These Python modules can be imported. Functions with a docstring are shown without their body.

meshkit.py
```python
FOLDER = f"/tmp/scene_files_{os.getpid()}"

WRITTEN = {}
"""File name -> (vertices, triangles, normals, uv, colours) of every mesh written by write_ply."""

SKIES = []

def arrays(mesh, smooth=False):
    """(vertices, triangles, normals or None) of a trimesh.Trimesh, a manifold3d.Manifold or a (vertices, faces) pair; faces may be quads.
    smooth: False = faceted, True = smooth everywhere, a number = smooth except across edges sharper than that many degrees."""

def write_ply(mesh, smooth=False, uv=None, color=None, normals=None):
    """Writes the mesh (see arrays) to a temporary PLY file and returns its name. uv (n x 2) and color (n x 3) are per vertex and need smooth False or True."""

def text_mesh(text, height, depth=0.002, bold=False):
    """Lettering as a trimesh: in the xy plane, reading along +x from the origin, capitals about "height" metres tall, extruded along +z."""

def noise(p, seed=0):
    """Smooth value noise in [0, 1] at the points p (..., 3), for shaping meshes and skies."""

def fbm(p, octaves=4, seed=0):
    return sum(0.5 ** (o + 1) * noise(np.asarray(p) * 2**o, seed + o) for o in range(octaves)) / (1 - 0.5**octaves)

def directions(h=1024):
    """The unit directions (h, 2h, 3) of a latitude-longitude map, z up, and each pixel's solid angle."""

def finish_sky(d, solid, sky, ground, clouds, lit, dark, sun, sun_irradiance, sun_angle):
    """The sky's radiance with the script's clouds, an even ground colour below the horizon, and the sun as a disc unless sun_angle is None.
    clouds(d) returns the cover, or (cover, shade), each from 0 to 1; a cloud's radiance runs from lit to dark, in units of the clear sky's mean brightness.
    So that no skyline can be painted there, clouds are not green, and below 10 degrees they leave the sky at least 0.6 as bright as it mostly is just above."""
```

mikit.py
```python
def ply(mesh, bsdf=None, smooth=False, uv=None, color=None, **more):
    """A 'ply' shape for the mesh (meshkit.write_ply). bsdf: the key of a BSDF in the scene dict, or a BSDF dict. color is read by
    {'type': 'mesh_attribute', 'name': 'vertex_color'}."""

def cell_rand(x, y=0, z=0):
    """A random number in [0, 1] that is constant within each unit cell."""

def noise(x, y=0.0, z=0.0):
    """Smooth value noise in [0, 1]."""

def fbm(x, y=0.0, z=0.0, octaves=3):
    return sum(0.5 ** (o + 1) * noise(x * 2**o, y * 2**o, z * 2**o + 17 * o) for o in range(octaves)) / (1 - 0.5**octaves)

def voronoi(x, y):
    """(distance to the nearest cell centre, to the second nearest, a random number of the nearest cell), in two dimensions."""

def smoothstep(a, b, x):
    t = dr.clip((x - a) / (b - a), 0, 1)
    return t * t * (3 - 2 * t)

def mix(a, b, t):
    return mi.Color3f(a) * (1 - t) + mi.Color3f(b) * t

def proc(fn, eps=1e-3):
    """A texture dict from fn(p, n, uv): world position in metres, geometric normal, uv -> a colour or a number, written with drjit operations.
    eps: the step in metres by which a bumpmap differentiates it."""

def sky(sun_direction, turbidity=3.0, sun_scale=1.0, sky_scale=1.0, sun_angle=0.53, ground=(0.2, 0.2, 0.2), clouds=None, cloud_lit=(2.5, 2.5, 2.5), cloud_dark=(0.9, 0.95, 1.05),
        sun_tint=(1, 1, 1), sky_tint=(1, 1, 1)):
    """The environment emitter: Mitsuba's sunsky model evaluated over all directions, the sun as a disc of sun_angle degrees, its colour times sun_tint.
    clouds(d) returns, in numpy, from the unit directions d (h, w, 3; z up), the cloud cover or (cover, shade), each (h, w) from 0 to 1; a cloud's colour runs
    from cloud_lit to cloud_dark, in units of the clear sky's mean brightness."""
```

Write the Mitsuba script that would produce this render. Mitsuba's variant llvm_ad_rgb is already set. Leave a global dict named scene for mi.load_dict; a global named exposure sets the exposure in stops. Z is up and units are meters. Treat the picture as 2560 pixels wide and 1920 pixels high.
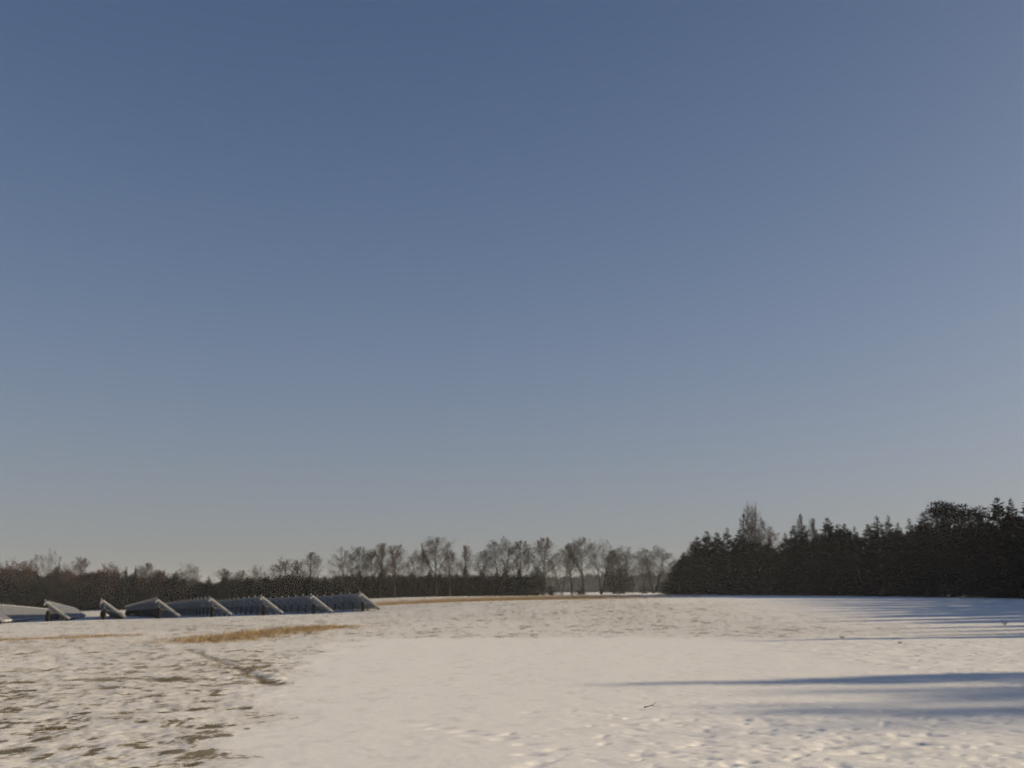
import math, numpy as np, trimesh, mitsuba as mi, mikit, drjit as dr
from mikit import noise, fbm, smoothstep, mix, proc
import meshkit
from scipy.interpolate import RBFInterpolator
T = mi.ScalarTransform4f
scene, labels = {}, {}

# ------------------------------------------------------------------ camera, sky, exposure
EYE, PITCH, F = 1.65, math.radians(13.15), 2217.0      # focal length in pixels of the 2560 px wide photograph
scene['camera'] = {'type': 'thinlens', 'aperture_radius': .0040, 'focus_distance': 4.0,    # a phone lens focused a little short: the distance is soft
    'fov': 60.0, 'fov_axis': 'x', 'near_clip': 0.1, 'far_clip': 8000.0,
    'to_world': T().look_at(origin=[0, 0, EYE], target=[0, math.cos(PITCH), EYE + math.sin(PITCH)], up=[0, 0, 1])}
SUN_AZ, SUN_EL = math.radians(80.0), math.radians(20.0)
SUN = [math.sin(SUN_AZ) * math.cos(SUN_EL), math.cos(SUN_AZ) * math.cos(SUN_EL), math.sin(SUN_EL)]
def veil(d):
    """a thin even haze layer that thickens towards the horizon all round"""
    el = np.degrees(np.arcsin(np.clip(d[..., 2], 0, 1)))
    return .62 * np.exp(-(el / 11.0) ** 1.2)
scene['sky'] = mikit.sky(SUN, turbidity=3.6, sky_scale=.59, sun_angle=.9, ground=(0.6, 0.6, 0.6), sun_tint=(.97, 1.06, 1.20), sky_tint=(.85, .85, 1.01), clouds=veil, cloud_lit=(1.38, 1.27, 1.06))
labels['sky'] = {'label': 'clear blue winter sky paling to grey at the horizon', 'kind': 'structure'}
exposure = 2.08
HAZE = .00022

def ray(u, v):
    """(X/Y, Z/Y) of the sight line through a pixel of the photograph"""
    x, y = (u - 1280) / F, -(v - 960) / F
    d = math.cos(PITCH) - math.sin(PITCH) * y
    return x / d, (math.sin(PITCH) + math.cos(PITCH) * y) / d

# ------------------------------------------------------------------ winter air
scene['haze_medium'] = {'type': 'homogeneous', 'albedo': {'type': 'rgb', 'value': [.93, .95, .97]}, 'sigma_t': {'type': 'rgb', 'value': [HAZE, HAZE, HAZE]}}
scene['haze'] = {'type': 'cube', 'to_world': T().translate([0, 0, 10]).scale([3100, 3100, 17]), 'bsdf': {'type': 'null'}, 'interior': {'type': 'ref', 'id': 'haze_medium'}}
scene['camera']['medium'] = {'type': 'ref', 'id': 'haze_medium'}
labels['haze'] = {'label': 'thin cold winter haze over the whole field', 'category': 'haze', 'kind': 'stuff'}
# ------------------------------------------------------------------ materials
def bs(name, col, kind='diffuse', **kw):
    if callable(col):
        col = proc(col)
    else:
        col = {'type': 'rgb', 'value': list(col)}
    if kind == 'diffuse':
        b = {'type': 'diffuse', 'reflectance': col}
    else:
        b = {'type': 'principled', 'base_color': col, **kw}
    scene[name] = {'type': 'twosided', 'bsdf': b}
    return name

def vary(a, b, k):
    return lambda p, n, uv: mix(a, b, noise(p.x * k, p.y * k, p.z * k))

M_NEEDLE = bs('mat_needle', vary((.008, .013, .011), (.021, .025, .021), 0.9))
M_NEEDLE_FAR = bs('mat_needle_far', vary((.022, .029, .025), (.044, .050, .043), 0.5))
M_BARK = bs('mat_bark', vary((.035, .030, .027), (.07, .06, .052), 3.0))
M_TWIG = bs('mat_twig', vary((.075, .06, .052), (.13, .10, .086), 0.35))
M_TWIG_RED = bs('mat_twig_red', vary((.09, .058, .052), (.155, .098, .09), 0.35))
M_THICKET = bs('mat_thicket', vary((.030, .033, .028), (.062, .056, .047), 0.22))
M_DRY = bs('mat_dry', vary((.28, .20, .11), (.44, .33, .19), 2.0))
M_TUFT = bs('mat_tuft', vary((.09, .085, .035), (.22, .17, .09), 3.0))
M_ALU = bs('mat_alu', (.50, .48, .45), 'principled', roughness=.5, metallic=.25)
M_BACK = bs('mat_back', vary((.32, .335, .35), (.44, .455, .47), 1.3), 'principled', roughness=.5)
M_GLASS = bs('mat_glass', (.10, .105, .12), 'principled', roughness=.55, specular=.1)
M_WOOD = bs('mat_wood', vary((.016, .014, .012), (.035, .03, .025), 6.0))
M_STEEL = bs('mat_steel', (.30, .30, .30), 'principled', roughness=.5, metallic=.3)

# ------------------------------------------------------------------ registry helpers
count = {}
def numbered(name):
    k = count.get(name, 0); count[name] = k + 1
    return name if k == 0 else f'{name}_{k:03d}'
def thing(name, label, cat, group=None, kind=None):
    key = numbered(name)
    labels[key] = {'label': label, 'category': cat}
    if group: labels[key]['group'] = group
    if kind: labels[key]['kind'] = kind
    return key
def part(root, name, shape, to_world=None):
    key = numbered(root + '__' + name)
    scene[key] = {**shape, 'to_world': to_world} if to_world is not None else dict(shape)
    return key

# ------------------------------------------------------------------ terrain
ROW_AX = math.radians(24.3)                                     # the collector rows run left and away
AX = np.array([-math.sin(ROW_AX), math.cos(ROW_AX)]); NX = np.array([math.cos(ROW_AX), math.sin(ROW_AX)])
ROW0, ROW_STEP, ROW_LEN = np.array([ray(116, 1510)[0] * 66.0, 66.0]), np.array([3.62, 1.0]), 92.0
def ctrl(u, v, Y):
    a, b = ray(u, v)
    return (a * Y, Y, EYE + b * Y)
C = [(0, 5, 0), (-15, 5, 0), (15, 5, 0), (0, 15, 0), (-10, 15, 0), (12, 15, 0), (0, -30, 0), (-40, -30, 0), (40, -30, 0), (0, 27, 0), (-12, 27, 0), (14, 27, .05), (32, 22, .15), (45, 25, .4), (55, 60, .7),
     (-28, 35, -.12), (-14, 45, -.05), (5, 48, .05), (20, 60, .35), (-42, 58, -.7),
     (-200, 0, -.8), (200, 0, .8), (-200, 400, -.6), (0, 500, .5), (300, 300, 1.0), (-900, 900, .6), (0, 1000, .95), (900, 900, 1.0), (0, 2400, 1.3), (-2000, 1600, 1.2), (2000, 1600, 1.2), (0, -2000, 0), (2000, -1000, .5), (-2000, -1000, 0)]
for k, v in enumerate((1553, 1549, 1546, 1542, 1538, 1534, 1527)):
    P = ROW0 + ROW_STEP * k
    a, b = ray(1280 + P[0] / P[1] * F * 1.027, v)
    C.append((P[0] + NX[0], P[1] + NX[1], EYE + b * P[1]))
for q_ in (.33, .67, 1.0):                                      # the ground falls evenly along the rows
    for k, v, vf in ((-1, 1556, 1545), (1, 1549, 1541), (3, 1542, 1537), (6, 1527, 1530)):
        P = ROW0 + ROW_STEP * k; E = P + AX * ROW_LEN
        za, zb = [EYE + ray(1280, v_)[1] * y_ for v_, y_ in ((v, P[1]), (vf, E[1]))]
        C.append((*(P + AX * ROW_LEN * q_), za + (zb - za) * q_))
C += [ctrl(60, 1530, 205), ctrl(500, 1515, 205), ctrl(800, 1503, 200),
      ctrl(1000, 1494, 205), ctrl(1250, 1490, 215), ctrl(1450, 1487, 228), ctrl(1640, 1483, 240), ctrl(1120, 1506, 118), ctrl(1400, 1500, 130),
      ctrl(1700, 1487, 190), ctrl(2000, 1489, 160), ctrl(2300, 1492, 135), ctrl(2560, 1496, 115)]
C = np.array(C)
RBF = RBFInterpolator(C[:, :2], C[:, 2], kernel='multiquadric', epsilon=1 / 14.0, degree=0)
def ground_z(x, y):
    q = np.stack([np.ravel(x), np.ravel(y)], 1)
    return RBF(q).reshape(np.shape(x))
def gz(x, y):
    return float(ground_z(np.array([x]), np.array([y]))[0])

def seg_dist(x, y, pts):
    d = np.full(np.shape(x), 1e9)
    for (x0, y0), (x1, y1) in zip(pts[:-1], pts[1:]):
        ex, ey = x1 - x0, y1 - y0
        t = np.clip(((x - x0) * ex + (y - y0) * ey) / (ex * ex + ey * ey), 0, 1)
        d = np.minimum(d, np.hypot(x - x0 - t * ex, y - y0 - t * ey))
    return d
def on_ground(u, v):
    """where the sight line meets the (nearly flat) near ground"""
    a, b = ray(u, v); Y = 20.0
    for _ in range(30):
        Y = (gz(a * Y, Y) - EYE) / b if b < 0 else 100
        Y = min(max(Y, 5), 150)
    return (a * Y, Y)
RUT_A = [on_ground(u, v) for u, v in ((470, 1622), (520, 1642), (570, 1662), (640, 1690), (685, 1712))]
RUT_B = [on_ground(u, v) for u, v in ((-60, 1683), (120, 1676), (300, 1668), (520, 1664), (700, 1656))]
RUT_C = [on_ground(u, v) for u, v in ((-60, 1708), (150, 1700), (300, 1695), (480, 1698), (640, 1690))]
RUTS = ((RUT_A, .15, .018), (RUT_B, .22, .02), (RUT_C, .22, .02))

def smooth_yard(x, y, m=np):
    """signed distance-like value, positive inside the even, clean snow of the yard"""
    left = x + 2.2 + .115 * y
    right = 8.2 - .05 * (y - 20) - x
    far = 33.5 - y - .008 * (x - 3) ** 2
    mn = np.minimum if m is np else dr.minimum
    return mn(mn(left, right), far * .5)

rng = np.random.default_rng(5)
prints = []
for _ in range(520):                                             # trampled snow, lower right
    u, v = rng.uniform(1250, 2600), rng.uniform(1780, 1960)
    if rng.random() < np.clip((u - 1250) / 500, .2, 1): prints.append((*on_ground(u, v), rng.uniform(-.5, 1.2), rng.uniform(.25, .75)))
for u, v in ((1065, 1813), (1100, 1821), (1155, 1829), (1195, 1838), (1258, 1847), (1310, 1861), (1390, 1873), (1350, 1906), (1328, 1915)): prints.append((*on_ground(u, v), .4, .9))
for u, v in ((2065, 1868), (2130, 1880), (2190, 1872), (2235, 1890), (2130, 1858), (2080, 1858), (1925, 1812), (1905, 1800)): prints.append((*on_ground(u, v), .3, 1.3))
for _ in range(160):
    u, v = rng.uniform(1400, 2560), rng.uniform(1700, 1800)
    prints.append((*on_ground(u, v), rng.uniform(-.5, 1.2), rng.uniform(.25, .6)))

def build_ground():
    ang = np.radians(np.concatenate([np.linspace(-37, 37, 640), np.linspace(40, 320, 50)]))
    r = np.concatenate([[0.02, 1, 3, 5, 6.5], 7.0 * 1.0042 ** np.arange(0, 450)])
    while r[-1] < 260: r = np.append(r, r[-1] * 1.012)
    while r[-1] < 3000: r = np.append(r, r[-1] * 1.08)
    A, R = np.meshgrid(ang, r)
    x, y = R * np.sin(A), R * np.cos(A)
    z = ground_z(x, y)
    fade = np.clip((70 - R) / 40, 0, 1)
    near = R < 70
    xn, yn = x[near], y[near]
    P = np.stack([xn, yn, 0 * xn], -1)
    s = np.clip(smooth_yard(xn, yn) / 1.2 + .5, 0, 1)
    amp = .004 + (1 - s) * .017
    amp = np.maximum(amp, .011 * np.clip((16 - yn) / 4, 0, 1) * np.clip((xn + 1.5) / 4, 0, 1))
    h = (meshkit.fbm(P * 2.3, 4, 3) - .5) * 2 * amp + (meshkit.fbm(P * .45, 2, 9) - .5) * .045 * (1.2 - s)
    h += (meshkit.fbm(P * [6.0, 6.0, 1], 2, 21) - .5) * .016 * (1 - .8 * s)
    for pts, w, d in RUTS:
        q = seg_dist(xn, yn, pts); wob = .5 + meshkit.fbm(P * 1.1, 2, 33)
        h -= d * wob * np.exp(-(q / w) ** 2) - .12 * d * np.exp(-((q - 2 * w) / w) ** 2)
    for (fx, fy, a, sc) in prints:
        m = (np.abs(xn - fx) < .5) & (np.abs(yn - fy) < .6)
        if not m.any(): continue
        dx, dy = xn[m] - fx, yn[m] - fy
        e1, e2 = dx * math.cos(a) + dy * math.sin(a), -dx * math.sin(a) + dy * math.cos(a)
        q = np.sqrt((e1 / (.16 * sc)) ** 2 + (e2 / (.085 * sc)) ** 2) * (.7 + .6 * meshkit.fbm(np.stack([xn[m] * 7, yn[m] * 7, 0 * dx], 1), 2, 44))
        h[m] += -.024 * sc * np.exp(-q ** 2.5)
    z[near] += h * fade[near]
    n, m = A.shape
    i, j = np.meshgrid(np.arange(n - 1), np.arange(m), indexing='ij')
    a, b, c, d = i * m + j, i * m + (j + 1) % m, (i + 1) * m + (j + 1) % m, (i + 1) * m + j
    f = np.vstack([np.stack([a, b, c], -1).reshape(-1, 3), np.stack([a, c, d], -1).reshape(-1, 3)])
    return np.stack([x, y, z], -1).reshape(-1, 3), f

def pseg(p, pts):
    d = mi.Float(1e9)
    for (x0, y0), (x1, y1) in zip(pts[:-1], pts[1:]):
        ex, ey = x1 - x0, y1 - y0
        t = dr.clip(((p.x - x0) * ex + (p.y - y0) * ey) / (ex * ex + ey * ey), 0, 1)
        d = dr.minimum(d, dr.sqrt(dr.square(p.x - x0 - t * ex) + dr.square(p.y - y0 - t * ey)))
    return d
TAN_NEAR = [on_ground(u, v) for u, v in ((490, 1603), (600, 1592), (700, 1578), (830, 1566))]
TAN_LEFT = [on_ground(u, v) for u, v in ((-80, 1604), (60, 1599), (170, 1594), (330, 1588))]
def at(u, Y):
    return (ray(u, 1490)[0] * Y, Y)
TAN_FAR = [at(930, 143), at(1080, 150), at(1270, 160), at(1470, 176)]

SPOTS = [(*on_ground(u, v), r) for u, v, r in ((509, 1885, .22), (470, 1893, .12), (488, 1844, .2), (533, 1816, .22), (423, 1698, .42), (667, 1704, .28), (47, 1875, .2), (482, 1908, .12), (553, 1838, .14), (269, 1722, .24), (262, 1700, .3), (425, 1880, .16), (500, 1772, .22), (610, 1770, .18), (130, 1818, .18), (110, 1847, .17), (330, 1862, .14), (60, 1705, .3))]
def ground_color(p, n, uv):
    yard = smoothstep(-.7, .6, smooth_yard(p.x, p.y, dr) + (fbm(p.x * .9, p.y * .7, 0, 3) - .5) * 3.0)
    big = fbm(p.x * .16 + 3, p.y * .16, 0, 2)
    mid = fbm(p.x * 5.2, p.y * 3.2, 5, 3)
    fine = fbm(p.x * 17.0, p.y * 11.0, 9, 2)
    leftness = smoothstep(3.0, -4.0, p.x) * smoothstep(75.0, 25.0, p.y)
    farness = smoothstep(31.0, 36.0, p.y) * smoothstep(26.0, 8.0, p.x)
    w = (1 - yard) * dr.maximum(.16, dr.maximum(leftness, farness * .85))
    expo = mid * .66 + big * .12 + fine * .26 + .10 * (fbm(p.x * .9, p.y * .7, 11, 2) - .5)
    th = .715 - .15 * w
    bare = smoothstep(th, th + .16, expo) * smoothstep(.02, .2, w)
    bare = dr.maximum(bare, .8 * farness * (1 - yard) * smoothstep(.66, .74, fbm(p.x * 2.3, p.y * .95, 21, 3)))
    rut = mi.Float(0)
    for pts, wd, d in RUTS:
        rut = dr.maximum(rut, smoothstep(wd * 1.7, wd * .3, pseg(p, pts)) * smoothstep(.30, .58, mid * .5 + fine * .5) * .85)
    bare = dr.maximum(bare, rut)
    for sx_, sy_, sr in SPOTS:
        q = dr.sqrt(dr.square((p.x - sx_) / sr) + dr.square((p.y - sy_) / (sr * 1.25))) + (mid - .5) * 1.5 + (fine - .5) * .9
        bare = dr.maximum(bare, smoothstep(1.0, .45, q))
    snow = mix((.86, .855, .84), (.79, .785, .775), fine)
    snow = mix(snow, (.60, .59, .57), .28 * smoothstep(.54, .76, fbm(p.x * 5.1, p.y * 3.1, 2, 4)))
    snow = mix(snow, (.44, .405, .345), (1 - yard) * dr.maximum(leftness, farness * .6) * (.20 + .5 * smoothstep(.36, .66, mid * .45 + fine * .35 + big * .2)))
    grass = mix((.070, .060, .028), (.17, .135, .07), noise(p.x * 2.1, p.y * 2.1, 3))
    col = mix(snow, grass, bare * .85)
    tan = dr.maximum(smoothstep(2.3, .3, pseg(p, TAN_NEAR) + (mid - .5) * 2.4), .55 * smoothstep(.9, .1, pseg(p, TAN_LEFT) + (mid - .5) * 1.6))
    tan = dr.maximum(tan, smoothstep(36.0, 24.0, pseg(p, TAN_FAR) + (big - .5) * 12) * smoothstep(32.0, 12.0, p.x))
    tan = tan * smoothstep(.25, .5, fine * .5 + mid * .5)
    return mix(col, (.40, .295, .165), tan * .84)
def ground_bump(p, n, uv):
    return fbm(p.x * 9.0, p.y * 9.0, 3, 3) * (1.0 - .72 * smoothstep(-.5, .5, smooth_yard(p.x, p.y, dr)))
scene['mat_ground'] = {'type': 'bumpmap', 'height': proc(ground_bump, eps=.012), 'scale': .016, 'bsdf': {'type': 'diffuse', 'reflectance': proc(ground_color)}}
scene['ground'] = mikit.ply(build_ground(), 'mat_ground', smooth=True)
labels['ground'] = {'label': 'wide snow covered field with dry grass showing through', 'kind': 'structure'}

# ------------------------------------------------------------------ tubes and leaf sprays
def tubes(segs, sides):
    """segs (n, 8): p0, p1, r0, r1 -> open prisms as one (v, f)"""
    s = np.asarray(segs, float); p0, p1, r0, r1 = s[:, :3], s[:, 3:6], s[:, 6], s[:, 7]
    t = p1 - p0; t /= np.linalg.norm(t, axis=1, keepdims=True) + 1e-9
    up = np.where(np.abs(t[:, 2:]) < .9, [[0, 0, 1.]], [[1., 0, 0]])
    a = np.cross(t, up); a /= np.linalg.norm(a, axis=1, keepdims=True); b = np.cross(t, a)
    w = np.arange(sides) * 2 * np.pi / sides
    ring = np.cos(w)[None, :, None] * a[:, None] + np.sin(w)[None, :, None] * b[:, None]
    v = np.concatenate([p0[:, None] + ring * r0[:, None, None], p1[:, None] + ring * r1[:, None, None]], 1)
    j = np.arange(sides); k = (j + 1) % sides
    f = np.vstack([np.stack([j, k, k + sides], 1), np.stack([j, k + sides, j + sides], 1)])
    return v.reshape(-1, 3), (f[None] + (np.arange(len(s)) * 2 * sides)[:, None, None]).reshape(-1, 3)
def joinm(ms):
    v, f, at_ = [], [], 0
    for a, b in ms:
        v.append(a); f.append(b + at_); at_ += len(a)
    return np.vstack(v), np.vstack(f)
def kites(p, d, side, L, W):
    """flat rhombic sprays: root p, direction d, sideways vector side, length L, half width W"""
    d = d / (np.linalg.norm(d, axis=1, keepdims=True) + 1e-9)
    side = side - d * (side * d).sum(1, keepdims=True); side /= np.linalg.norm(side, axis=1, keepdims=True) + 1e-9
    L, W = L[:, None], W[:, None]
    v = np.stack([p, p + d * L * .45 + side * W, p + d * L, p + d * L * .45 - side * W], 1)
    f = np.array([[0, 1, 2], [0, 2, 3]])
    return v.reshape(-1, 3), (f[None] + (np.arange(len(p)) * 4)[:, None, None]).reshape(-1, 3)
def blades(p, d, L, W, loose=None):
    """single triangles"""
    s = rng.normal(size=p.shape)
    if loose is not None: s = s * loose + [1, 0, 0]
    s -= d * (s * d).sum(1, keepdims=True); s /= np.linalg.norm(s, axis=1, keepdims=True) + 1e-9
    v = np.stack([p - s * W[:, None], p + s * W[:, None], p + d * L[:, None]], 1)
    return v.reshape(-1, 3), np.arange(len(p) * 3).reshape(-1, 3)

# ------------------------------------------------------------------ bare deciduous trees (10 m high, crown about 5 m wide)
def bare_tree(seed, clear=.28, fork=0, spread=.55, stems=1, dens=1.0, upright=.3):
    r = np.random.default_rng(seed); big, small, tp, td, tl = [], [], [], [], []
    def reach(q, d, ax=2.6, az=4.1, cz=5.9):
        ax -= .17 * max(0, q[2] - 5)
        a = (d[0] ** 2 + d[1] ** 2) / ax ** 2 + d[2] ** 2 / az ** 2
        b = (q[0] * d[0] + q[1] * d[1]) / ax ** 2 + (q[2] - cz) * d[2] / az ** 2
        c = (q[0] ** 2 + q[1] ** 2) / ax ** 2 + (q[2] - cz) ** 2 / az ** 2 - 1
        disc = b * b - a * c
        return max(.25, (-b + math.sqrt(disc)) / a) if disc > 0 else .35
    def grow(p, d, L, rad, lev):
        if lev == 4:
            tp.append(p); td.append(d); tl.append(L); return
        n = (8, 5, 3, 2)[lev]; pts = [p]; dirs = [d]
        for k in range(n):
            d = d + r.normal(size=3) * (.03, .11, .17, .2)[lev] + np.array([0, 0, (.05, upright * .45, upright * .45, .05)[lev]])
            d = d / np.linalg.norm(d); p2 = p + d * L / n
            r0, r1 = rad * (1 - .82 * k / n), rad * (1 - .82 * (k + 1) / n)
            (big if lev < 2 else small).append((*p, *p2, max(r0, .010), max(r1, .008)))
            p = p2; pts.append(p); dirs.append(d)
        nc = int(round((19, 9, 7, 5)[lev] * dens * r.uniform(.85, 1.15)))
        for c in range(nc):
            lo = clear if lev == 0 else .15
            t = lo + (1 - lo) * (c + r.uniform(0, 1)) / nc
            k = min(int(t * n), n - 1); q = pts[k] + (pts[k + 1] - pts[k]) * (t * n - k); dd = dirs[k]
            side = r.normal(size=3); side -= dd * (side @ dd); side /= np.linalg.norm(side)
            if lev == 0:
                az = c * 2.4 + r.uniform(-.5, .5); side = np.array([math.cos(az), math.sin(az), 0])
            ang = r.uniform(.75, 1.2) * (spread + .35 * (1 - t) if lev == 0 else .62)
            nd = dd * math.cos(ang) + side * math.sin(ang)
            ln = reach(q, nd) * r.uniform(.72, 1.02) if lev == 0 else min(L * r.uniform(.40, .62) * (1.1 - .5 * t) * r.uniform(.75, 1.15), reach(q, nd) + .15)
            grow(q, nd, ln, rad * (1 - .82 * t) * r.uniform(.42, .58) + .003, lev + 1)
    for s in range(stems):
        a = s * 2 * math.pi / stems + seed
        off = np.array([math.cos(a), math.sin(a), 0])
        grow(off * .12 * (stems > 1), np.array([0, 0, 1.]) + off * (.16 * (stems > 1)), 9.7 * r.uniform(.85, 1), .16 / stems ** .5, 0)
    if fork:
        grow(np.array([0, 0, 3.0]), np.array([.42, .1, .9]), 6.2, .11, 0)
    v1, f1 = tubes(big, 5); tl_ = np.array(tl)
    v2, f2 = joinm([tubes(small, 3), blades(np.array(tp), np.array(td), tl_ * r.uniform(.7, 1.3, len(tl_)) + .08, np.full(len(tl_), .009))])
    top = np.quantile(v2[:, 2], .999); c = v2[:, :2].mean(0)
    R = np.quantile(np.linalg.norm(v2[:, :2] - c, axis=1), .93)
    return mikit.ply((v1, f1), M_BARK, smooth=True), (v2, f2), top, R
BARE = [bare_tree(11), bare_tree(12, .34, 1, dens=.85), bare_tree(13, .24, 0, .5), bare_tree(14, .32, 0, .55, 2, .8), bare_tree(15, .2, 0, .6, 2, .85), bare_tree(16, .36, 0, .6), bare_tree(17, .15, 0, .7, 3, .75), bare_tree(18, .2, 0, .3, 2, .85, .5)]
TWIGS = [{m: mikit.ply(b[1], m) for m in (M_TWIG, M_TWIG_RED)} for b in BARE]
def place(u, vtop, Y, wpx, top, R, vbase=None):
    """to_world for a model of given height and radius so that it spans the pixels at distance Y"""
    x = ray(u, 1480)[0] * Y; z0 = gz(x, Y); zt = EYE + ray(u, vtop)[1] * Y
    sz = (zt - z0) / top; sx = 1.22 * wpx / 2 / (F * 1.027) * Y / R
    return x, Y, z0, sx, sz
def put_bare(name, u, vtop, Y, wpx, k, rot, label, cat='tree', group=None, mat=M_TWIG):
    t = thing(name, label, cat, group); tr, tw, top, R = BARE[k]
    x, y, z, sx, sz = place(u, vtop, Y, wpx, top, R)
    M = T().translate([x, y, z - .05]).rotate([0, 0, 1], rot).scale([sx, sx, sz])
    part(t, 'trunk', tr, M); part(t, 'crown', TWIGS[k][mat], M)

# ------------------------------------------------------------------ conifers (10 m high, radius about 2 m)
def spruce(seed, R=2.0, whorls=40, low=.04, sharp=.85, per=8):
    r = np.random.default_rng(seed); H = 10.0; P, D, S, L, W = [], [], [], [], []; limbs = []
    for i in range(whorls):
        q = low + (1 - low) * (i / whorls) ** .92
        z = H * q; rr = R * (1 - q) ** sharp * (.9 + .25 * math.sin(i * 1.9 + seed))
        for j in range(per if q < .9 else 5):
            az = r.uniform(0, 6.283); ln = rr * r.uniform(.55, 1.25) + .07; el = -.30 + .75 * q + r.normal() * .1
            d = np.array([math.cos(az) * math.cos(el), math.sin(az) * math.cos(el), math.sin(el)])
            p0 = np.array([0, 0, z + r.normal() * .06]); side = np.array([-math.sin(az), math.cos(az), 0])
            limbs.append((*p0, *(p0 + d * ln), .03 * (1.1 - q) + .006, .006))
            m = 4 + int(ln * 4.5)
            for t in np.linspace(.15, .95, m):
                for s in (-1, 1):
                    p = p0 + d * ln * t + np.array([0, 0, .12 * t * t * ln])
                    P.append(p); D.append(d * .75 + side * s * r.uniform(.35, .9) + np.array([0, 0, r.normal() * .12 - .12])); S.append(np.array([r.normal() * .5, r.normal() * .5, 1.0]) if r.random() < .5 else d + r.normal(size=3) * .4)
                    L.append((.05 + .30 * min(ln, .5) + .36 * (1 - t) * min(ln, 1.4)) * r.uniform(.8, 1.35)); W.append(.02 + .08 * min(ln, 1.1))
            P.append(p0 + d * ln * .8); D.append(d + [0, 0, .12]); S.append(side); L.append(.3 * ln + .05); W.append(.02 + .03 * min(ln, 1))
    P.append(np.array([0, 0, 9.5])); D.append(np.array([0, 0, 1.])); S.append(np.array([1., 0, 0])); L.append(.8); W.append(.03)
    v, f = kites(np.array(P), np.array(D), np.array(S), np.array(L), np.array(W))
    tv = tubes([(0, 0, -.2, 0, 0, 5, .17, .10), (0, 0, 5, 0, 0, 10, .10, .01)], 7); lv = tubes(limbs, 3)
    return mikit.ply(joinm([tv, lv]), M_BARK), (v, f), v[:, 2].max(), R * .95
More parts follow.
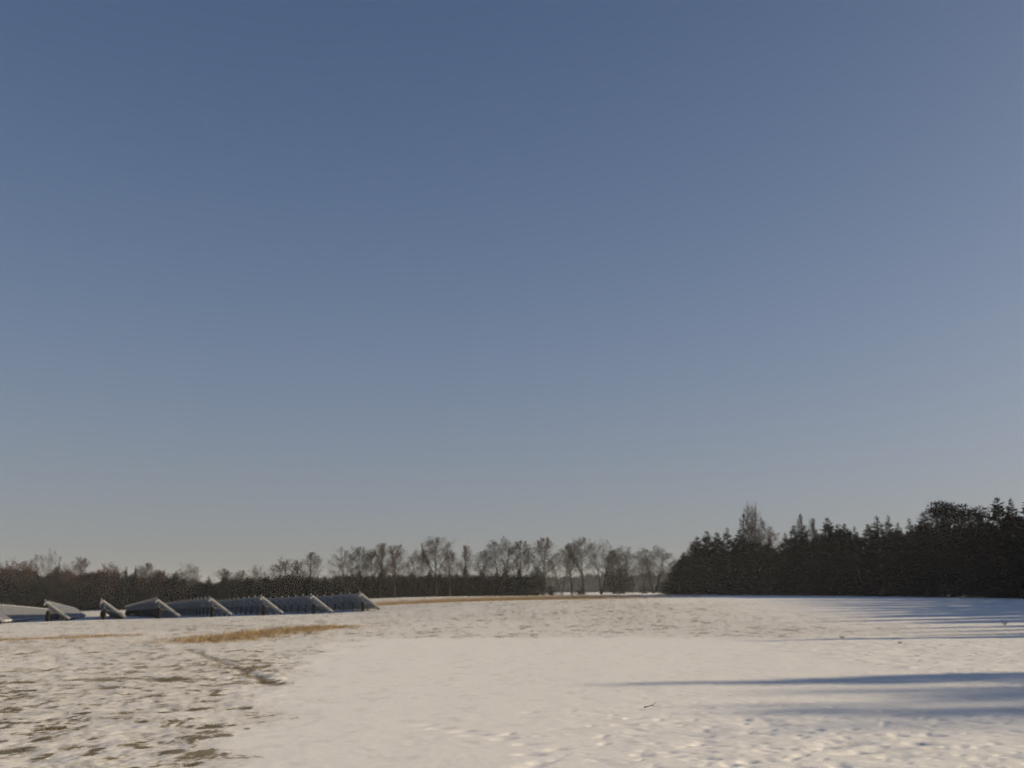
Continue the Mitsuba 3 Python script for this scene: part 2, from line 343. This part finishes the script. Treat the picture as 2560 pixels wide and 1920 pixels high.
def pine(seed, R=2.6):
    r = np.random.default_rng(seed); P, D, S, L, W = [], [], [], [], []; limbs = []
    for i in range(66):
        q = r.uniform(.02, 1.0) if i < 46 else r.uniform(.02, .5); az = r.uniform(0, 6.283)
        rad = R * (1 - max(0, q - .55) ** 2 * 3.4) * r.uniform(.2, 1.0) * (.9 if q > .3 else .8)
        c = np.array([math.cos(az) * rad, math.sin(az) * rad, .6 + 8.9 * q + (.35 if rad < .5 else 0)])
        limbs.append((0, 0, max(c[2] - .8, 0), *c, .05, .015))
        n = 150; cs = r.uniform(.55, 1.0)
        o = r.normal(size=(n, 3)); o /= np.linalg.norm(o, axis=1, keepdims=True); o *= r.uniform(.3, 1, (n, 1)) ** .6
        p = c + o * [cs * 1.15, cs * 1.15, cs * .62]
        P.append(p); D.append(o + r.normal(size=(n, 3)) * .35 + [0, 0, .35]); S.append(r.normal(size=(n, 3))); L.append(r.uniform(.16, .40, n)); W.append(r.uniform(.03, .07, n))
    v, f = kites(np.vstack(P), np.vstack(D), np.vstack(S), np.concatenate(L), np.concatenate(W))
    tv = tubes([(0, 0, -.2, 0, 0, 5, .18, .12), (0, 0, 5, 0, 0, 9.3, .12, .02)], 7)
    return mikit.ply(joinm([tv, tubes(limbs, 3)]), M_BARK), (v, f), v[:, 2].max(), R
CON = [spruce(21), spruce(22, 1.7, 44, .03, .8), spruce(23, 2.3, 36, .03, .95), pine(24), spruce(25, 1.9, 32, .05, 1.05, 7), pine(26, 2.3)]
NEEDLES = [{m: mikit.ply(c[1], m) for m in (M_NEEDLE, M_NEEDLE_FAR)} for c in CON]
def put_con(name, u, vtop, Y, wpx, k, rot, label, cat='tree', group=None, mat=M_NEEDLE):
    t = thing(name, label, cat, group); tr, nd, top, R = CON[k]
    x, y, z, sx, sz = place(u, vtop, Y, wpx, top, R)
    M = T().translate([x, y, z - .1]).rotate([0, 0, 1], rot).scale([sx, sx, sz])
    part(t, 'trunk', tr, M); part(t, 'crown', NEEDLES[k][mat], M)
def put_con_xy(name, x, y, h, rad, k, rot, label, group):
    t = thing(name, label, 'tree', group); tr, nd, top, R = CON[k]
    M = T().translate([x, y, gz(x, y) - .1]).rotate([0, 0, 1], rot).scale([rad / R, rad / R, h / top])
    part(t, 'trunk', tr, M); part(t, 'crown', NEEDLES[k][M_NEEDLE], M)

# ------------------------------------------------------------------ the far row of bare trees, centre
far_row = [  # u, top v, distance, crown width px, model, twig colour, label
    (1636, 1361, 240, 88, 4, 0, 'lone bare tree with rounded crown left of the dark spruce wood'),
    (1612, 1392, 244, 40, 5, 0, 'thin bare tree close beside the lone rounded tree'),
    (1557, 1362, 236, 78, 4, 0, 'broad bare tree standing behind the round brown thicket'),
    (1534, 1376, 232, 46, 2, 0, 'slim bare tree at the left edge of the round brown thicket'),
    (1503, 1346, 229, 66, 3, 0, 'tall bare tree with twin trunks left of the round brown thicket'),
    (1459, 1343, 227, 64, 1, 0, 'bare tree with forked trunk and open view of pale snow behind'),
    (1430, 1357, 224, 50, 5, 0, 'thin leaning bare tree left of the forked one with snow behind'),
    (1404, 1372, 221, 52, 3, 0, 'bare tree with two slanting stems at the right end of the low spruces'),
    (1356, 1341, 218, 72, 0, 0, 'tall bare tree with pointed top over the brown bush right of the low spruces'),
    (1304, 1350, 216, 62, 2, 0, 'upright bare tree with squarish dense crown over the low spruces'),
    (1252, 1339, 215, 76, 4, 0, 'tallest bare tree with a wide dense crown near the middle of the far row'),
    (1202, 1375, 213, 50, 5, 0, 'shorter bare tree left of the tallest wide crowned one'),
    (1164, 1362, 211, 34, 2, 1, 'narrow bare tree with slender upright crown in the far row'),
    (1126, 1372, 209, 52, 0, 1, 'reddish bare tree leaning against the big forked tree'),
    (1092, 1341, 208, 74, 1, 0, 'big bare tree with crown split in a deep fork'),
    (1044, 1369, 206, 48, 4, 1, 'low reddish bare tree left of the big forked tree'),
    (986, 1360, 203, 66, 0, 1, 'bare tree with round reddish crown on a straight trunk'),
    (950, 1356, 202, 48, 2, 0, 'bare tree with pointed crown above a dark spruce spire'),
    (926, 1372, 205, 40, 5, 0, 'slender bare tree second right of the fan shaped tree'),
    (898, 1365, 201, 46, 2, 0, 'upright bare tree next to the fan shaped tree at the row end'),
    (864, 1364, 199, 74, 6, 0, 'fan shaped bare tree at the left end of the far row'),
]
for i, (u, v, Y, w, k, m, lab) in enumerate(far_row):
    put_bare('bare_tree', u, v, Y, w, k, 37 * i, lab, group='bare trees in the far row', mat=(M_TWIG, M_TWIG_RED)[m])
low = [(838, 1437), (858, 1432), (880, 1428), (897, 1420), (916, 1434), (934, 1432), (954, 1408), (972, 1428), (986, 1421), (1005, 1440), (1030, 1426), (1052, 1436), (1074, 1420), (1098, 1424), (1124, 1424), (1142, 1431), (1163, 1412), (1184, 1432), (1203, 1424), (1225, 1430), (1242, 1424), (1263, 1414), (1284, 1430), (1297, 1421), (1318, 1430)]
ORD = 'first second third fourth fifth sixth seventh eighth ninth tenth eleventh twelfth thirteenth fourteenth fifteenth sixteenth seventeenth eighteenth nineteenth twentieth twenty-first twenty-second twenty-third twenty-fourth twenty-fifth'.split()
for i, (u, v) in enumerate(low):
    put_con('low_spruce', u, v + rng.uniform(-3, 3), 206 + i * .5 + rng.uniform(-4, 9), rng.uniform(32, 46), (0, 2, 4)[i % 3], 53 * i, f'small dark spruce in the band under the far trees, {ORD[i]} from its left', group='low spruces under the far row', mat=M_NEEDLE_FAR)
def put_bush(u, vtop, Y, wpx, label, n=2600, mat=M_THICKET):
    """a dense leafless bush: many fine stems fanning out of the ground, rounded top"""
    x = ray(u, 1480)[0] * Y; z0 = gz(x, Y); h = EYE + ray(u, vtop)[1] * Y - z0; R = wpx / 2 / (F * 1.027) * Y
    t = thing('leafless_bush', label, 'bush')
    stems, tw = [], []
    for i in range(34):
        a, e = rng.uniform(0, 6.283), rng.uniform(.0, .95); tip = np.array([math.cos(a) * R * e, math.sin(a) * R * e, h * math.sqrt(1 - e * e * .8) * rng.uniform(.8, 1)])
        base = np.array([math.cos(a) * R * .35 * e, math.sin(a) * R * .35 * e, -.1]); mid = base * .4 + tip * .6 + rng.normal(size=3) * .2
        stems += [(*base, *mid, .05, .03), (*mid, *tip, .03, .01)]
    a, e, q = rng.uniform(0, 6.283, n), np.sqrt(rng.uniform(0, 1, n)), rng.uniform(.03, .97, n)
    zz = q * h * np.sqrt(1 - e * e * .85); p = np.stack([np.cos(a) * e * R, np.sin(a) * e * R, zz], 1)
    d = np.stack([np.cos(a) * e * .6, np.sin(a) * e * .6, np.ones(n)], 1) + rng.normal(size=(n, 3)) * .35; d /= np.linalg.norm(d, axis=1, keepdims=True)
    M = T().translate([x, Y, z0])
    part(t, 'stem', mikit.ply(tubes(stems, 4), M_BARK), M); part(t, 'crown', mikit.ply(blades(p, d, rng.uniform(.5, 1.3, n) * h / 6, rng.uniform(.02, .045, n)), mat), M)
put_bush(1548, 1410, 230, 76, 'large round brown thicket standing among the far bare trees')
put_bush(1342, 1414, 216, 42, 'dense brown bush at the right end of the low spruces')
put_bush(1655, 1452, 236, 40, 'low grey bush between the lone tree and the spruce wood', 900)
put_bush(1612, 1460, 234, 34, 'small low bush left of the lone tree trunk', 700)
put_bush(1450, 1470, 224, 30, 'tiny low bush at the foot of the forked bare tree', 400)
put_bush(1378, 1462, 219, 34, 'low brown bush under the pointed tall bare tree', 700)

# ------------------------------------------------------------------ the wood on the left, behind the collectors
left_bare = [
    (778, 1379, 203, 44, 2, 0, 'tall bare tree standing left of the pale gap behind the collectors'),
    (742, 1398, 205, 46, 0, 1, 'reddish bare tree beside the tall one left of the pale gap'),
    (706, 1391, 202, 58, 4, 0, 'wide bare tree behind the second last collector row'),
    (640, 1411, 204, 48, 6, 0, 'bare tree with open fan crown above the low left wood'),
    (596, 1424, 206, 44, 0, 1, 'low bare tree left of the open fan crown'),
    (552, 1420, 205, 46, 5, 0, 'bare tree behind the fourth sloping collector end'),
    (466, 1407, 203, 66, 6, 0, 'pale bare tree with thin crown right of the broad conifer'),
    (402, 1424, 206, 50, 0, 1, 'low reddish bare tree left of the broad conifer'),
    (360, 1406, 202, 46, 2, 1, 'reddish bare tree just right of the conifer with two tops'),
    (268, 1403, 203, 66, 4, 1, 'broad reddish bare tree behind the second collector row end'),
    (192, 1391, 202, 54, 0, 1, 'reddish bare tree with pointed top left of the broad reddish one'),
    (150, 1406, 206, 50, 4, 1, 'low reddish bare tree between two taller ones in the left wood'),
    (107, 1373, 200, 58, 3, 0, 'tallest bare tree of the left wood with a pale thin crown'),
    (62, 1398, 204, 50, 0, 1, 'reddish bare tree left of the tallest tree in the left wood'),
    (22, 1394, 202, 56, 4, 1, 'reddish bare tree at the left edge of the picture'),
    (-30, 1396, 203, 56, 0, 1, 'bare tree cut off by the left edge of the picture'),
]
for i, (u, v, Y, w, k, m, lab) in enumerate(left_bare):
    put_bare('bare_tree', u, v, Y, w, k, 71 * i + 20, lab, group='bare trees of the left wood', mat=(M_TWIG, M_TWIG_RED)[m])
for i, (u, v, w, k, lab) in enumerate([(310, 1411, 22, 1, 'dark conifer top rising left of a second one in the left wood'), (334, 1409, 20, 1, 'dark narrow conifer top right of its twin in the left wood'),
        (437, 1423, 56, 2, 'broad dark conifer behind the third collector row'), (560, 1430, 50, 2, 'dark conifer in the low part of the left wood'), (520, 1440, 46, 0, 'low dark conifer right of the broad one'),
        (617, 1438, 52, 4, 'dark conifer left of the open fan crowned tree'), (660, 1440, 42, 0, 'small dark conifer right of the open fan crowned tree'), (770, 1434, 52, 2, 'dark conifer beside the pale gap in the left wood'), (812, 1441, 50, 0, 'small pointed conifer in the pale gap'), (20, 1432, 70, 2, 'dark conifer at the left edge of the picture'), (90, 1432, 60, 0, 'dark conifer below the tallest left bare tree')]):
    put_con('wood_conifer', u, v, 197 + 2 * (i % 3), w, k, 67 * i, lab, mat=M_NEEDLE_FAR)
hp_far = None
def thicket(u0, u1, Y, depth, hpx, n, name, label, mat, W, Lm, slant, lift=0.0):
    """the undergrowth of a wood, one mass of twigs or sprays"""
    u = rng.uniform(u0, u1, n); yy = Y(u) + rng.uniform(0, depth, n); x = np.array([ray(a, 1480)[0] for a in u]) * yy
    top = np.array([EYE + ray(a, hpx(a))[1] * b for a, b in zip(u, yy)]); z0 = ground_z(x, yy)
    p = np.stack([x, yy, z0 + (top - z0) * rng.uniform(0, 1, n) ** .8 * (.58 + .34 * meshkit.noise(np.stack([x * .22, yy * .2, 0 * x], 1), 4) + .3 * meshkit.noise(np.stack([x * .7, yy * .5, 0 * x], 1), 6))], 1)
    p[:, 2] += lift
    d = rng.normal(size=(n, 3)) * slant + [0, 0, 1]; d /= np.linalg.norm(d, axis=1, keepdims=True)
    back = np.where(yy - Y(u) > depth * .5, 6.0, 1.0); W, Lm = W * back, Lm * back ** .5; p[:, 2] -= np.where(back > 1, 1.1, 0) * (hpx is not hp_far)
    key = thing(name, label, 'undergrowth', kind='stuff')
    scene[key] = mikit.ply(blades(p, d, rng.uniform(.5, 1.2, n) * Lm, rng.uniform(.5, 1.2, n) * W, .35), mat)
hp_left = lambda u: np.interp(u, [-100, 0, 150, 260, 330, 400, 500, 600, 700, 790, 850], [1432, 1430, 1424, 1422, 1428, 1438, 1446, 1448, 1440, 1446, 1466])
thicket(-90, 830, lambda u: 202.5 + 0 * u, 14, hp_left, 150000, 'undergrowth', 'dense brown undergrowth of the wood behind the collectors', M_THICKET, .035, .6, .7)
hp_mid = lambda u: np.interp(u, [830, 900, 1320, 1345, 1380, 1700], [1450, 1446, 1448, 1452, 1470, 1476])
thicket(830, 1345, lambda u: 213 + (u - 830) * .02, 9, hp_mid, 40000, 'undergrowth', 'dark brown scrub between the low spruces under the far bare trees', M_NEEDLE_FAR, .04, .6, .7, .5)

# ------------------------------------------------------------------ a far wood near the horizon
hp_far = lambda u: np.interp(u, [700, 900, 1250, 1420, 1500, 1560, 1640, 1760], [1462, 1460, 1456, 1462, 1452, 1458, 1450, 1452])
thicket(700, 1800, lambda u: 620 + 0 * u, 30, hp_far, 16000, 'distant_wood', 'hazy distant wood low on the horizon behind the bare trees', M_THICKET, .3, 3.0, .4)

# ------------------------------------------------------------------ the spruce wood on the right
def front_Y(u):
    return np.interp(u, [1660, 1760, 2000, 2300, 2560, 3000], [192, 186, 160, 135, 115, 92])
right = [  # u, top v, width px, model, extra depth, label
    (1684, 1412, 46, 4, 0, 'small dark spruce at the far left tip of the spruce wood'),
    (1714, 1375, 54, 0, 0, 'dark spruce stepping up from the left tip of the wood'),
    (1749, 1336, 50, 1, 3, 'slim dark spruce first of the tall ones from the left tip'),
    (1774, 1321, 58, 0, 0, 'tall dark spruce beside the slim first tall one'),
    (1800, 1325, 50, 1, 3, 'dark spruce between two taller ones near the left of the wood'),
    (1826, 1313, 66, 4, 0, 'dark spruce with bushy top left of the brown birch'),
    (1858, 1316, 50, 1, 0, 'dark spruce directly left of the brown birch'),
    (1930, 1338, 52, 0, 0, 'dark spruce right of the brown birch before the dip'),
    (1972, 1327, 56, 2, 0, 'dark spruce just right of the dip beside the birch'),
    (1996, 1306, 62, 0, 2, 'broad dark spruce on the right of the dip'),
    (2022, 1306, 48, 1, 4, 'dark spruce next to thin bare tops'),
    (2053, 1318, 56, 2, 0, 'lower dark spruce left of the sharp spire'),
    (2082, 1287, 68, 0, 0, 'dark spruce with a sharp green spire'),
    (2108, 1303, 48, 1, 2, 'dark spruce right of the sharp green spire'),
    (2124, 1302, 50, 1, 4, 'thin topped spruce second right of the sharp spire'),
    (2150, 1310, 62, 4, 0, 'low topped dark spruce in the middle of the wood'),
    (2186, 1302, 54, 1, 2, 'dark spruce left of the widely layered one'),
    (2209, 1283, 84, 4, 0, 'dark spruce with widely layered branches at its top'),
    (2238, 1280, 58, 4, 3, 'dark spruce with sparse top right of the layered one'),
    (2262, 1300, 60, 2, 1, 'short dark spruce left of the gap by the big pines'),
    (2291, 1287, 62, 4, 1, 'dark spruce right of the small gap'),
    (2326, 1275, 78, 0, 0, 'dark spruce leaning on the left of the big pines'),
    (2362, 1246, 84, 3, 0, 'big dark pine with broad top left of the loose rounded pine'),
    (2386, 1245, 66, 5, 1, 'big dark pine with a loose rounded top'),
    (2430, 1252, 90, 3, 0, 'broad dark pine right of the loose rounded pine'),
    (2466, 1260, 76, 5, 2, 'dark pine rightmost of the four tall pines'),
    (2494, 1283, 66, 2, 0, 'lower dark spruce in the dip near the right edge'),
    (2521, 1233, 86, 0, 0, 'tall dark spruce with thin tip near the right edge'),
    (2556, 1238, 76, 2, 0, 'tall dark spruce half cut by the right edge of the picture'),
    (2604, 1230, 96, 0, 0, 'dark spruce beyond the one half cut by the right edge'),
]
for i, (u, v, w, k, dy, lab) in enumerate(right):
    put_con('pine_tree' if k in (3, 5) else 'spruce_tree', u, v, float(front_Y(u)) + dy * .9 + (1.5, 0, -1.2, .6)[i % 4], w * (1.1 if k in (3, 5) else 1.5), k, 83 * i, lab, group='conifers of the dark wood')
put_bare('birch_tree', 1888, 1254, 178, 46, 7, 40, 'brown leafless birch with two thin tops above the spruces', mat=M_TWIG)
put_bare('birch_tree', 1908, 1296, 178, 84, 4, 10, 'lower leafless birch with reddish crown at the dip', mat=M_TWIG_RED)
for u, v, w, lab in ((2013, 1283, 22, 'thin bare top poking up left of another one'), (2044, 1294, 28, 'thin bare treetop left of the sharp green spire'), (1738, 1352, 30, 'thin pale bare tree at the left slope of the wood')):
    put_bare('bare_tree', u, v, float(front_Y(u)) + 6, w, 2, u, lab)
hp_right = lambda u: np.interp(u, [1665, 1700, 1750, 1800, 1900, 1945, 2000, 2150, 2280, 2330, 2500, 2560, 3000], [1452, 1405, 1362, 1346, 1342, 1370, 1338, 1332, 1338, 1305, 1300, 1290, 1250])
def mass(u0, u1, n, key_label):
    u = rng.uniform(u0, u1, n); yy = front_Y(u) + rng.uniform(1.8, 9, n); x = np.array([ray(a, 1480)[0] for a in u]) * yy
    top = np.array([EYE + ray(a, hp_right(a))[1] * b for a, b in zip(u, yy)]); z0 = ground_z(x, yy)
    p = np.stack([x, yy, z0 + (top - z0) * rng.uniform(0, 1, n) ** .9 * (.72 + .36 * meshkit.noise(np.stack([x * .45, yy * .3, 0 * x], 1), 4))], 1)
    d = rng.normal(size=(n, 3)); d[:, 2] *= .5
    key = thing('undergrowth', key_label, 'undergrowth', kind='stuff')
    scene[key] = mikit.ply(kites(p, d, rng.normal(size=(n, 3)), rng.uniform(.6, 1.5, n), rng.uniform(.14, .3, n)), M_NEEDLE)
mass(1690, 2640, 26000, 'dark dense lower growth filling the inside of the spruce wood')

# the same wood going on beyond the right edge: its shadows reach into the picture
for i, (x, y, h, rad, k) in enumerate([
        (39.3, 23.5, 14.2, 2.3, 1), (43.5, 21.6, 13.5, 1.3, 1), (41.0, 18.9, 12.7, 2.2, 2), (43.5, 37.2, 13.5, 1.6, 1),
        (51, 40, 13.5, 2.6, 0), (53, 43, 14, 2.8, 2), (51, 45.6, 13.2, 2.3, 0), (55, 50.5, 14, 2.6, 2), (53, 54, 14, 3.0, 0), (55, 58, 14, 3.2, 2), (53, 62, 13, 3.0, 0), (56, 66, 14.5, 3.2, 2), (54, 70, 13.2, 3.2, 0), (56, 74, 14.2, 3.2, 2), (55, 78.5, 13.5, 3.2, 0), (57, 83, 14.5, 3.4, 2), (56, 88, 13.4, 3.2, 0), (59, 92, 14.5, 3.4, 2), (60, 97, 13.6, 3.2, 0), (63, 102, 14.2, 3.4, 2), (64, 107, 13.5, 3.2, 0),
        (60.5, 47.0, 14.6, 3.4, 2), (62.1, 51.6, 15.4, 3.4, 0), (63.7, 56.2, 14.6, 3.4, 2), (60.5, 60.8, 15.4, 3.4, 0), (62.1, 65.4, 14.6, 3.4, 2), (63.7, 70.0, 15.4, 3.4, 0), (60.5, 74.6, 14.6, 3.4, 2), (62.1, 79.2, 15.4, 3.4, 0), (63.7, 83.8, 14.6, 3.4, 2), (60.5, 88.4, 15.4, 3.4, 0), (62.1, 93.0, 14.6, 3.4, 2), (63.7, 97.6, 15.4, 3.4, 0), 
        (61, 52, 15, 3.2, 3), (62, 60, 15, 3.4, 3), (62, 68, 15.5, 3.4, 2), (63, 76, 15, 3.4, 3), (64, 84, 15, 3.4, 2)]):
    put_con_xy('spruce_tree', x, y, h, rad, k, 59 * i, 'conifer of the dark wood standing beyond the right edge of the picture', 'conifers beyond the right edge')

for x, y, h, rad, k in ((41.6, 18.2, 14.2, 2.3, 4), (40.6, 19.9, 13.6, 2.0, 2), (43.2, 22.0, 14.2, 2.0, 0)):
    t = thing('bare_tree', 'leafless tree among the conifers beyond the right edge of the picture', 'tree', 'leafless trees beyond the right edge'); tr, tw, top, R_ = BARE[k]
    M = T().translate([x, y, gz(x, y) - .05]).rotate([0, 0, 1], 40 * k).scale([rad / R_, rad / R_, h / top])
    part(t, 'trunk', tr, M); part(t, 'crown', TWIGS[k][M_TWIG], M)

# ------------------------------------------------------------------ solar collectors
TILT = math.radians(36.0); SL, PW, THK = 1.95, 3.1, .12
def bar(p, q, w, h, up=(0, 0, 1)):
    p, q = np.array(p, float), np.array(q, float); d = q - p; L = np.linalg.norm(d); d /= L
    s = np.cross(d, up); s /= np.linalg.norm(s); n = np.cross(s, d)
    b = trimesh.creation.box([L, w, h]); M = np.eye(4); M[:3, 0], M[:3, 1], M[:3, 2], M[:3, 3] = d, s, n, (p + q) / 2
    b.apply_transform(M); return (np.array(b.vertices), np.array(b.faces))
row_names = ['collector row cut off by the left edge with only its front in view', 'leftmost sloping collector end, its glass front showing to the right', 'second collector row from the left, seen end on and open beneath', 'third collector row from the left with a short dark back', 'fourth collector row from the left seen from behind', 'fifth collector row from the left, its back in blue shade', 'collector row just left of the rightmost one, with ribbed back', 'rightmost collector row, last before the open field']
for k in range(-1, 7):
    t = thing('solar_collector_row', row_names[k + 1], 'solar collector', 'rows of solar collectors')
    base = ROW0 + ROW_STEP * k - (AX * 6.2 if k < 0 else 0)
    n = int(ROW_LEN / PW) + (2 if k < 0 else 0)
    def P(s, a, b):
        """point of this row: s along the row, a up the slope from the lower edge, b off the slope"""
        q = base + AX * s; g = gzs(s)
        hx = SL * math.cos(TILT) - a * math.cos(TILT) + b * math.sin(TILT)
        return np.array([q[0] + NX[0] * hx, q[1] + NX[1] * hx, g + .17 + a * math.sin(TILT) + b * math.cos(TILT)])
    S = np.array([0, ROW_LEN]); G = ground_z(base[0] + AX[0] * S, base[1] + AX[1] * S)
    gzs = lambda s: float(np.interp(s, S, G))
    for i in range(n):
        s0, s1 = i * PW + .02, (i + 1) * PW - .02
        c = [P(s0, 0, 0), P(s1, 0, 0), P(s1, SL, 0), P(s0, SL, 0), P(s0, 0, THK), P(s1, 0, THK), P(s1, SL, THK), P(s0, SL, THK)]
        f = [[0, 3, 2, 1], [4, 5, 6, 7], [0, 1, 5, 4], [1, 2, 6, 5], [2, 3, 7, 6], [3, 0, 4, 7]]
        pk = part(t, 'panel', mikit.ply((np.array(c), np.array(f)), M_BACK))
        e = .06; g_ = [P(s0 + e, e, THK + .004), P(s1 - e, e, THK + .004), P(s1 - e, SL - e, THK + .004), P(s0 + e, SL - e, THK + .004)]
        part(pk, 'glass', mikit.ply((np.array(g_), np.array([[0, 1, 2, 3]])), M_GLASS))
    part(t, 'end_frame', mikit.ply(joinm([bar(P(-.02, -.05, THK * .5), P(-.02, SL + .05, THK * .5),   .05, .11, (0, 0, 1)), bar(P(-.05, SL + .02, .02), P(-.05, SL + .02, -.22), .09, .09, AX.tolist() + [0])]), M_ALU))
    part(t, 'end_frame', mikit.ply(bar(P(n * PW + .02, -.05, THK * .5), P(n * PW + .02, SL + .05, THK * .5), .05, .20), M_ALU))
    part(t, 'top_pipe', mikit.ply(bar(P(0, SL + .03, THK * .4), P(n * PW, SL + .03, THK * .4), .07, .07), M_STEEL))
    for i in range(n + 1):
        s = min(i * PW, n * PW - .03) + (.06 if i == 0 else 0)
        part(t, 'rail', mikit.ply(joinm([bar(P(s, .02, -.045), P(s, SL + .02, -.045), .07, .08)]), M_STEEL))
        part(t, 'bracket', mikit.ply(bar(P(s, SL + .07, .0), P(s, SL + .24, .12), .07, .08), M_STEEL))
        b0 = P(s, SL * .86, -.09); g = gzs(s)
        part(t, 'post', mikit.ply(bar([b0[0], b0[1], g - .2], [b0[0], b0[1], g + .75], *((.2, .2) if i in (0, n) else (.07, .07)), (1, 0, 0)), M_WOOD))
        part(t, 'strut', mikit.ply(joinm([bar([b0[0], b0[1], g + .75], b0, .07, .07, (1, 0, 0)), bar([b0[0], b0[1], g + .70], P(s, SL * .45, -.09), .05, .05)]), M_STEEL))
        b1 = P(s, .12, -.09)
        part(t, 'foot', mikit.ply(bar([b1[0], b1[1], g - .2], b1, .09, .09, (1, 0, 0)), M_WOOD))

# ------------------------------------------------------------------ dry grass and tufts
def grass(pts_xy, per, h, w, spread, mat, name, label, lean=.35):
    n = len(pts_xy); q = np.repeat(pts_xy, per, axis=0) + rng.normal(size=(n * per, 2)) * spread
    z = ground_z(q[:, 0], q[:, 1]); p = np.stack([q[:, 0], q[:, 1], z - .02], 1)
    d = rng.normal(size=p.shape) * lean + [0, 0, 1]; d /= np.linalg.norm(d, axis=1, keepdims=True)
    hh = np.repeat(h, per) * rng.uniform(.5, 1.2, n * per)
    key = thing(name, label, 'grass', kind='stuff')
    scene[key] = mikit.ply(blades(p, d, hh, np.full(n * per, w)), mat)
def along(pts, n, width):
    pts = np.array(pts); L = np.r_[0, np.cumsum(np.linalg.norm(np.diff(pts, axis=0), axis=1))]; s = rng.uniform(0, L[-1], n)
    c = np.stack([np.interp(s, L, pts[:, 0]), np.interp(s, L, pts[:, 1])], 1)
    return c + rng.normal(size=(n, 2)) * width
a = along(TAN_NEAR, 1000, .85); grass(a, 7, rng.uniform(.06, .2, len(a)), .012, .1, M_DRY, 'dry_grass', 'strip of tan dry grass in the snow in front of the collectors')
a = along(TAN_LEFT, 380, .5); grass(a, 6, rng.uniform(.05, .14, len(a)), .012, .1, M_DRY, 'dry_grass', 'thin tan dry grass at the left edge of the field')
a = along(TAN_FAR, 9000, 13); grass(a, 4, rng.uniform(.10, .3, len(a)), .03, .3, M_DRY, 'dry_grass', 'long tan strip of dry grass before the far bare trees')
xy = np.stack([rng.uniform(-26, 22, 26000), rng.uniform(8, 62, 26000)], 1)
sy = smooth_yard(xy[:, 0], xy[:, 1]); wq = np.where(xy[:, 0] < 2, 1.0, np.where(xy[:, 1] > 34, .6, .14)) * np.clip(-sy / 1.0, .015, 1)
pn = meshkit.fbm(np.stack([xy[:, 0] * .5, xy[:, 1] * .5, 0 * xy[:, 0]], 1), 3, 8)
keep = (rng.random(len(xy)) < wq * np.clip((pn - .42) * 4, .03, 1))
a = np.vstack([xy[keep]] + [np.array([[x, y]]) + rng.normal(size=(26, 2)) * r * .5 for x, y, r in SPOTS]); grass(a, 6, rng.uniform(.012, .04, len(a)), .006, .05, M_TUFT, 'grass_tufts', 'short olive and brown grass tips poking through the snow', .8)

# single weeds and a twig lying on the snow
def weed(u, v, h, label, mat):
    x, y = on_ground(u, v); t = thing('dead_weed', label, 'weed'); z = gz(x, y); segs = []
    for i in range(22):
        a = rng.uniform(0, 6.28); d = np.array([math.cos(a) * .8, math.sin(a) * .8, 1]); p0 = np.array([x, y, z - .02]); p1 = p0 + d * h * rng.uniform(.3, .6); p2 = p1 + (d + rng.normal(size=3) * .5) * h * .4
        segs += [(*p0, *p1, .006, .005), (*p1, *p2, .005, .002)]
    scene[t] = mikit.ply(tubes(segs, 4), mat)
weed(2105, 1596, .11, 'small dark dead weed in the snow beside a long shadow', M_BARK)
weed(2512, 1563, .24, 'reddish dead weed at the end of the bright streak by the wood', M_TWIG_RED)
weed(2250, 1609, .08, 'tiny dead weed right of the other along the long shadow', M_BARK)
def twig(u, v, ln, label):
    x, y = on_ground(u, v); t = thing('twig', label, 'twig'); z = gz(x, y) + .02; p = np.array([x, y, z]); segs = []
    q = p + [ln * .5, -.25 * ln, .03]; segs += [(*p, *q, .008, .006), (*q, *(q + [.3 * ln, -.3 * ln, .0]), .006, .003), (*q, *(q + [.4 * ln, .05 * ln, .05]), .005, .002), (*(p + q) / 2, *((p + q) / 2 + [.05 * ln, .35 * ln, .04]), .005, .002)] if False else [(*p, *q, .008, .006), (*q, *(q + np.array([.3 * ln, -.3 * ln, .0])), .006, .003), (*q, *(q + np.array([.4 * ln, .05 * ln, .05])), .005, .002)]
    scene[t] = mikit.ply(tubes(segs, 5), M_BARK)
twig(1610, 1772, .2, 'small brown forked twig lying on the bright snow')
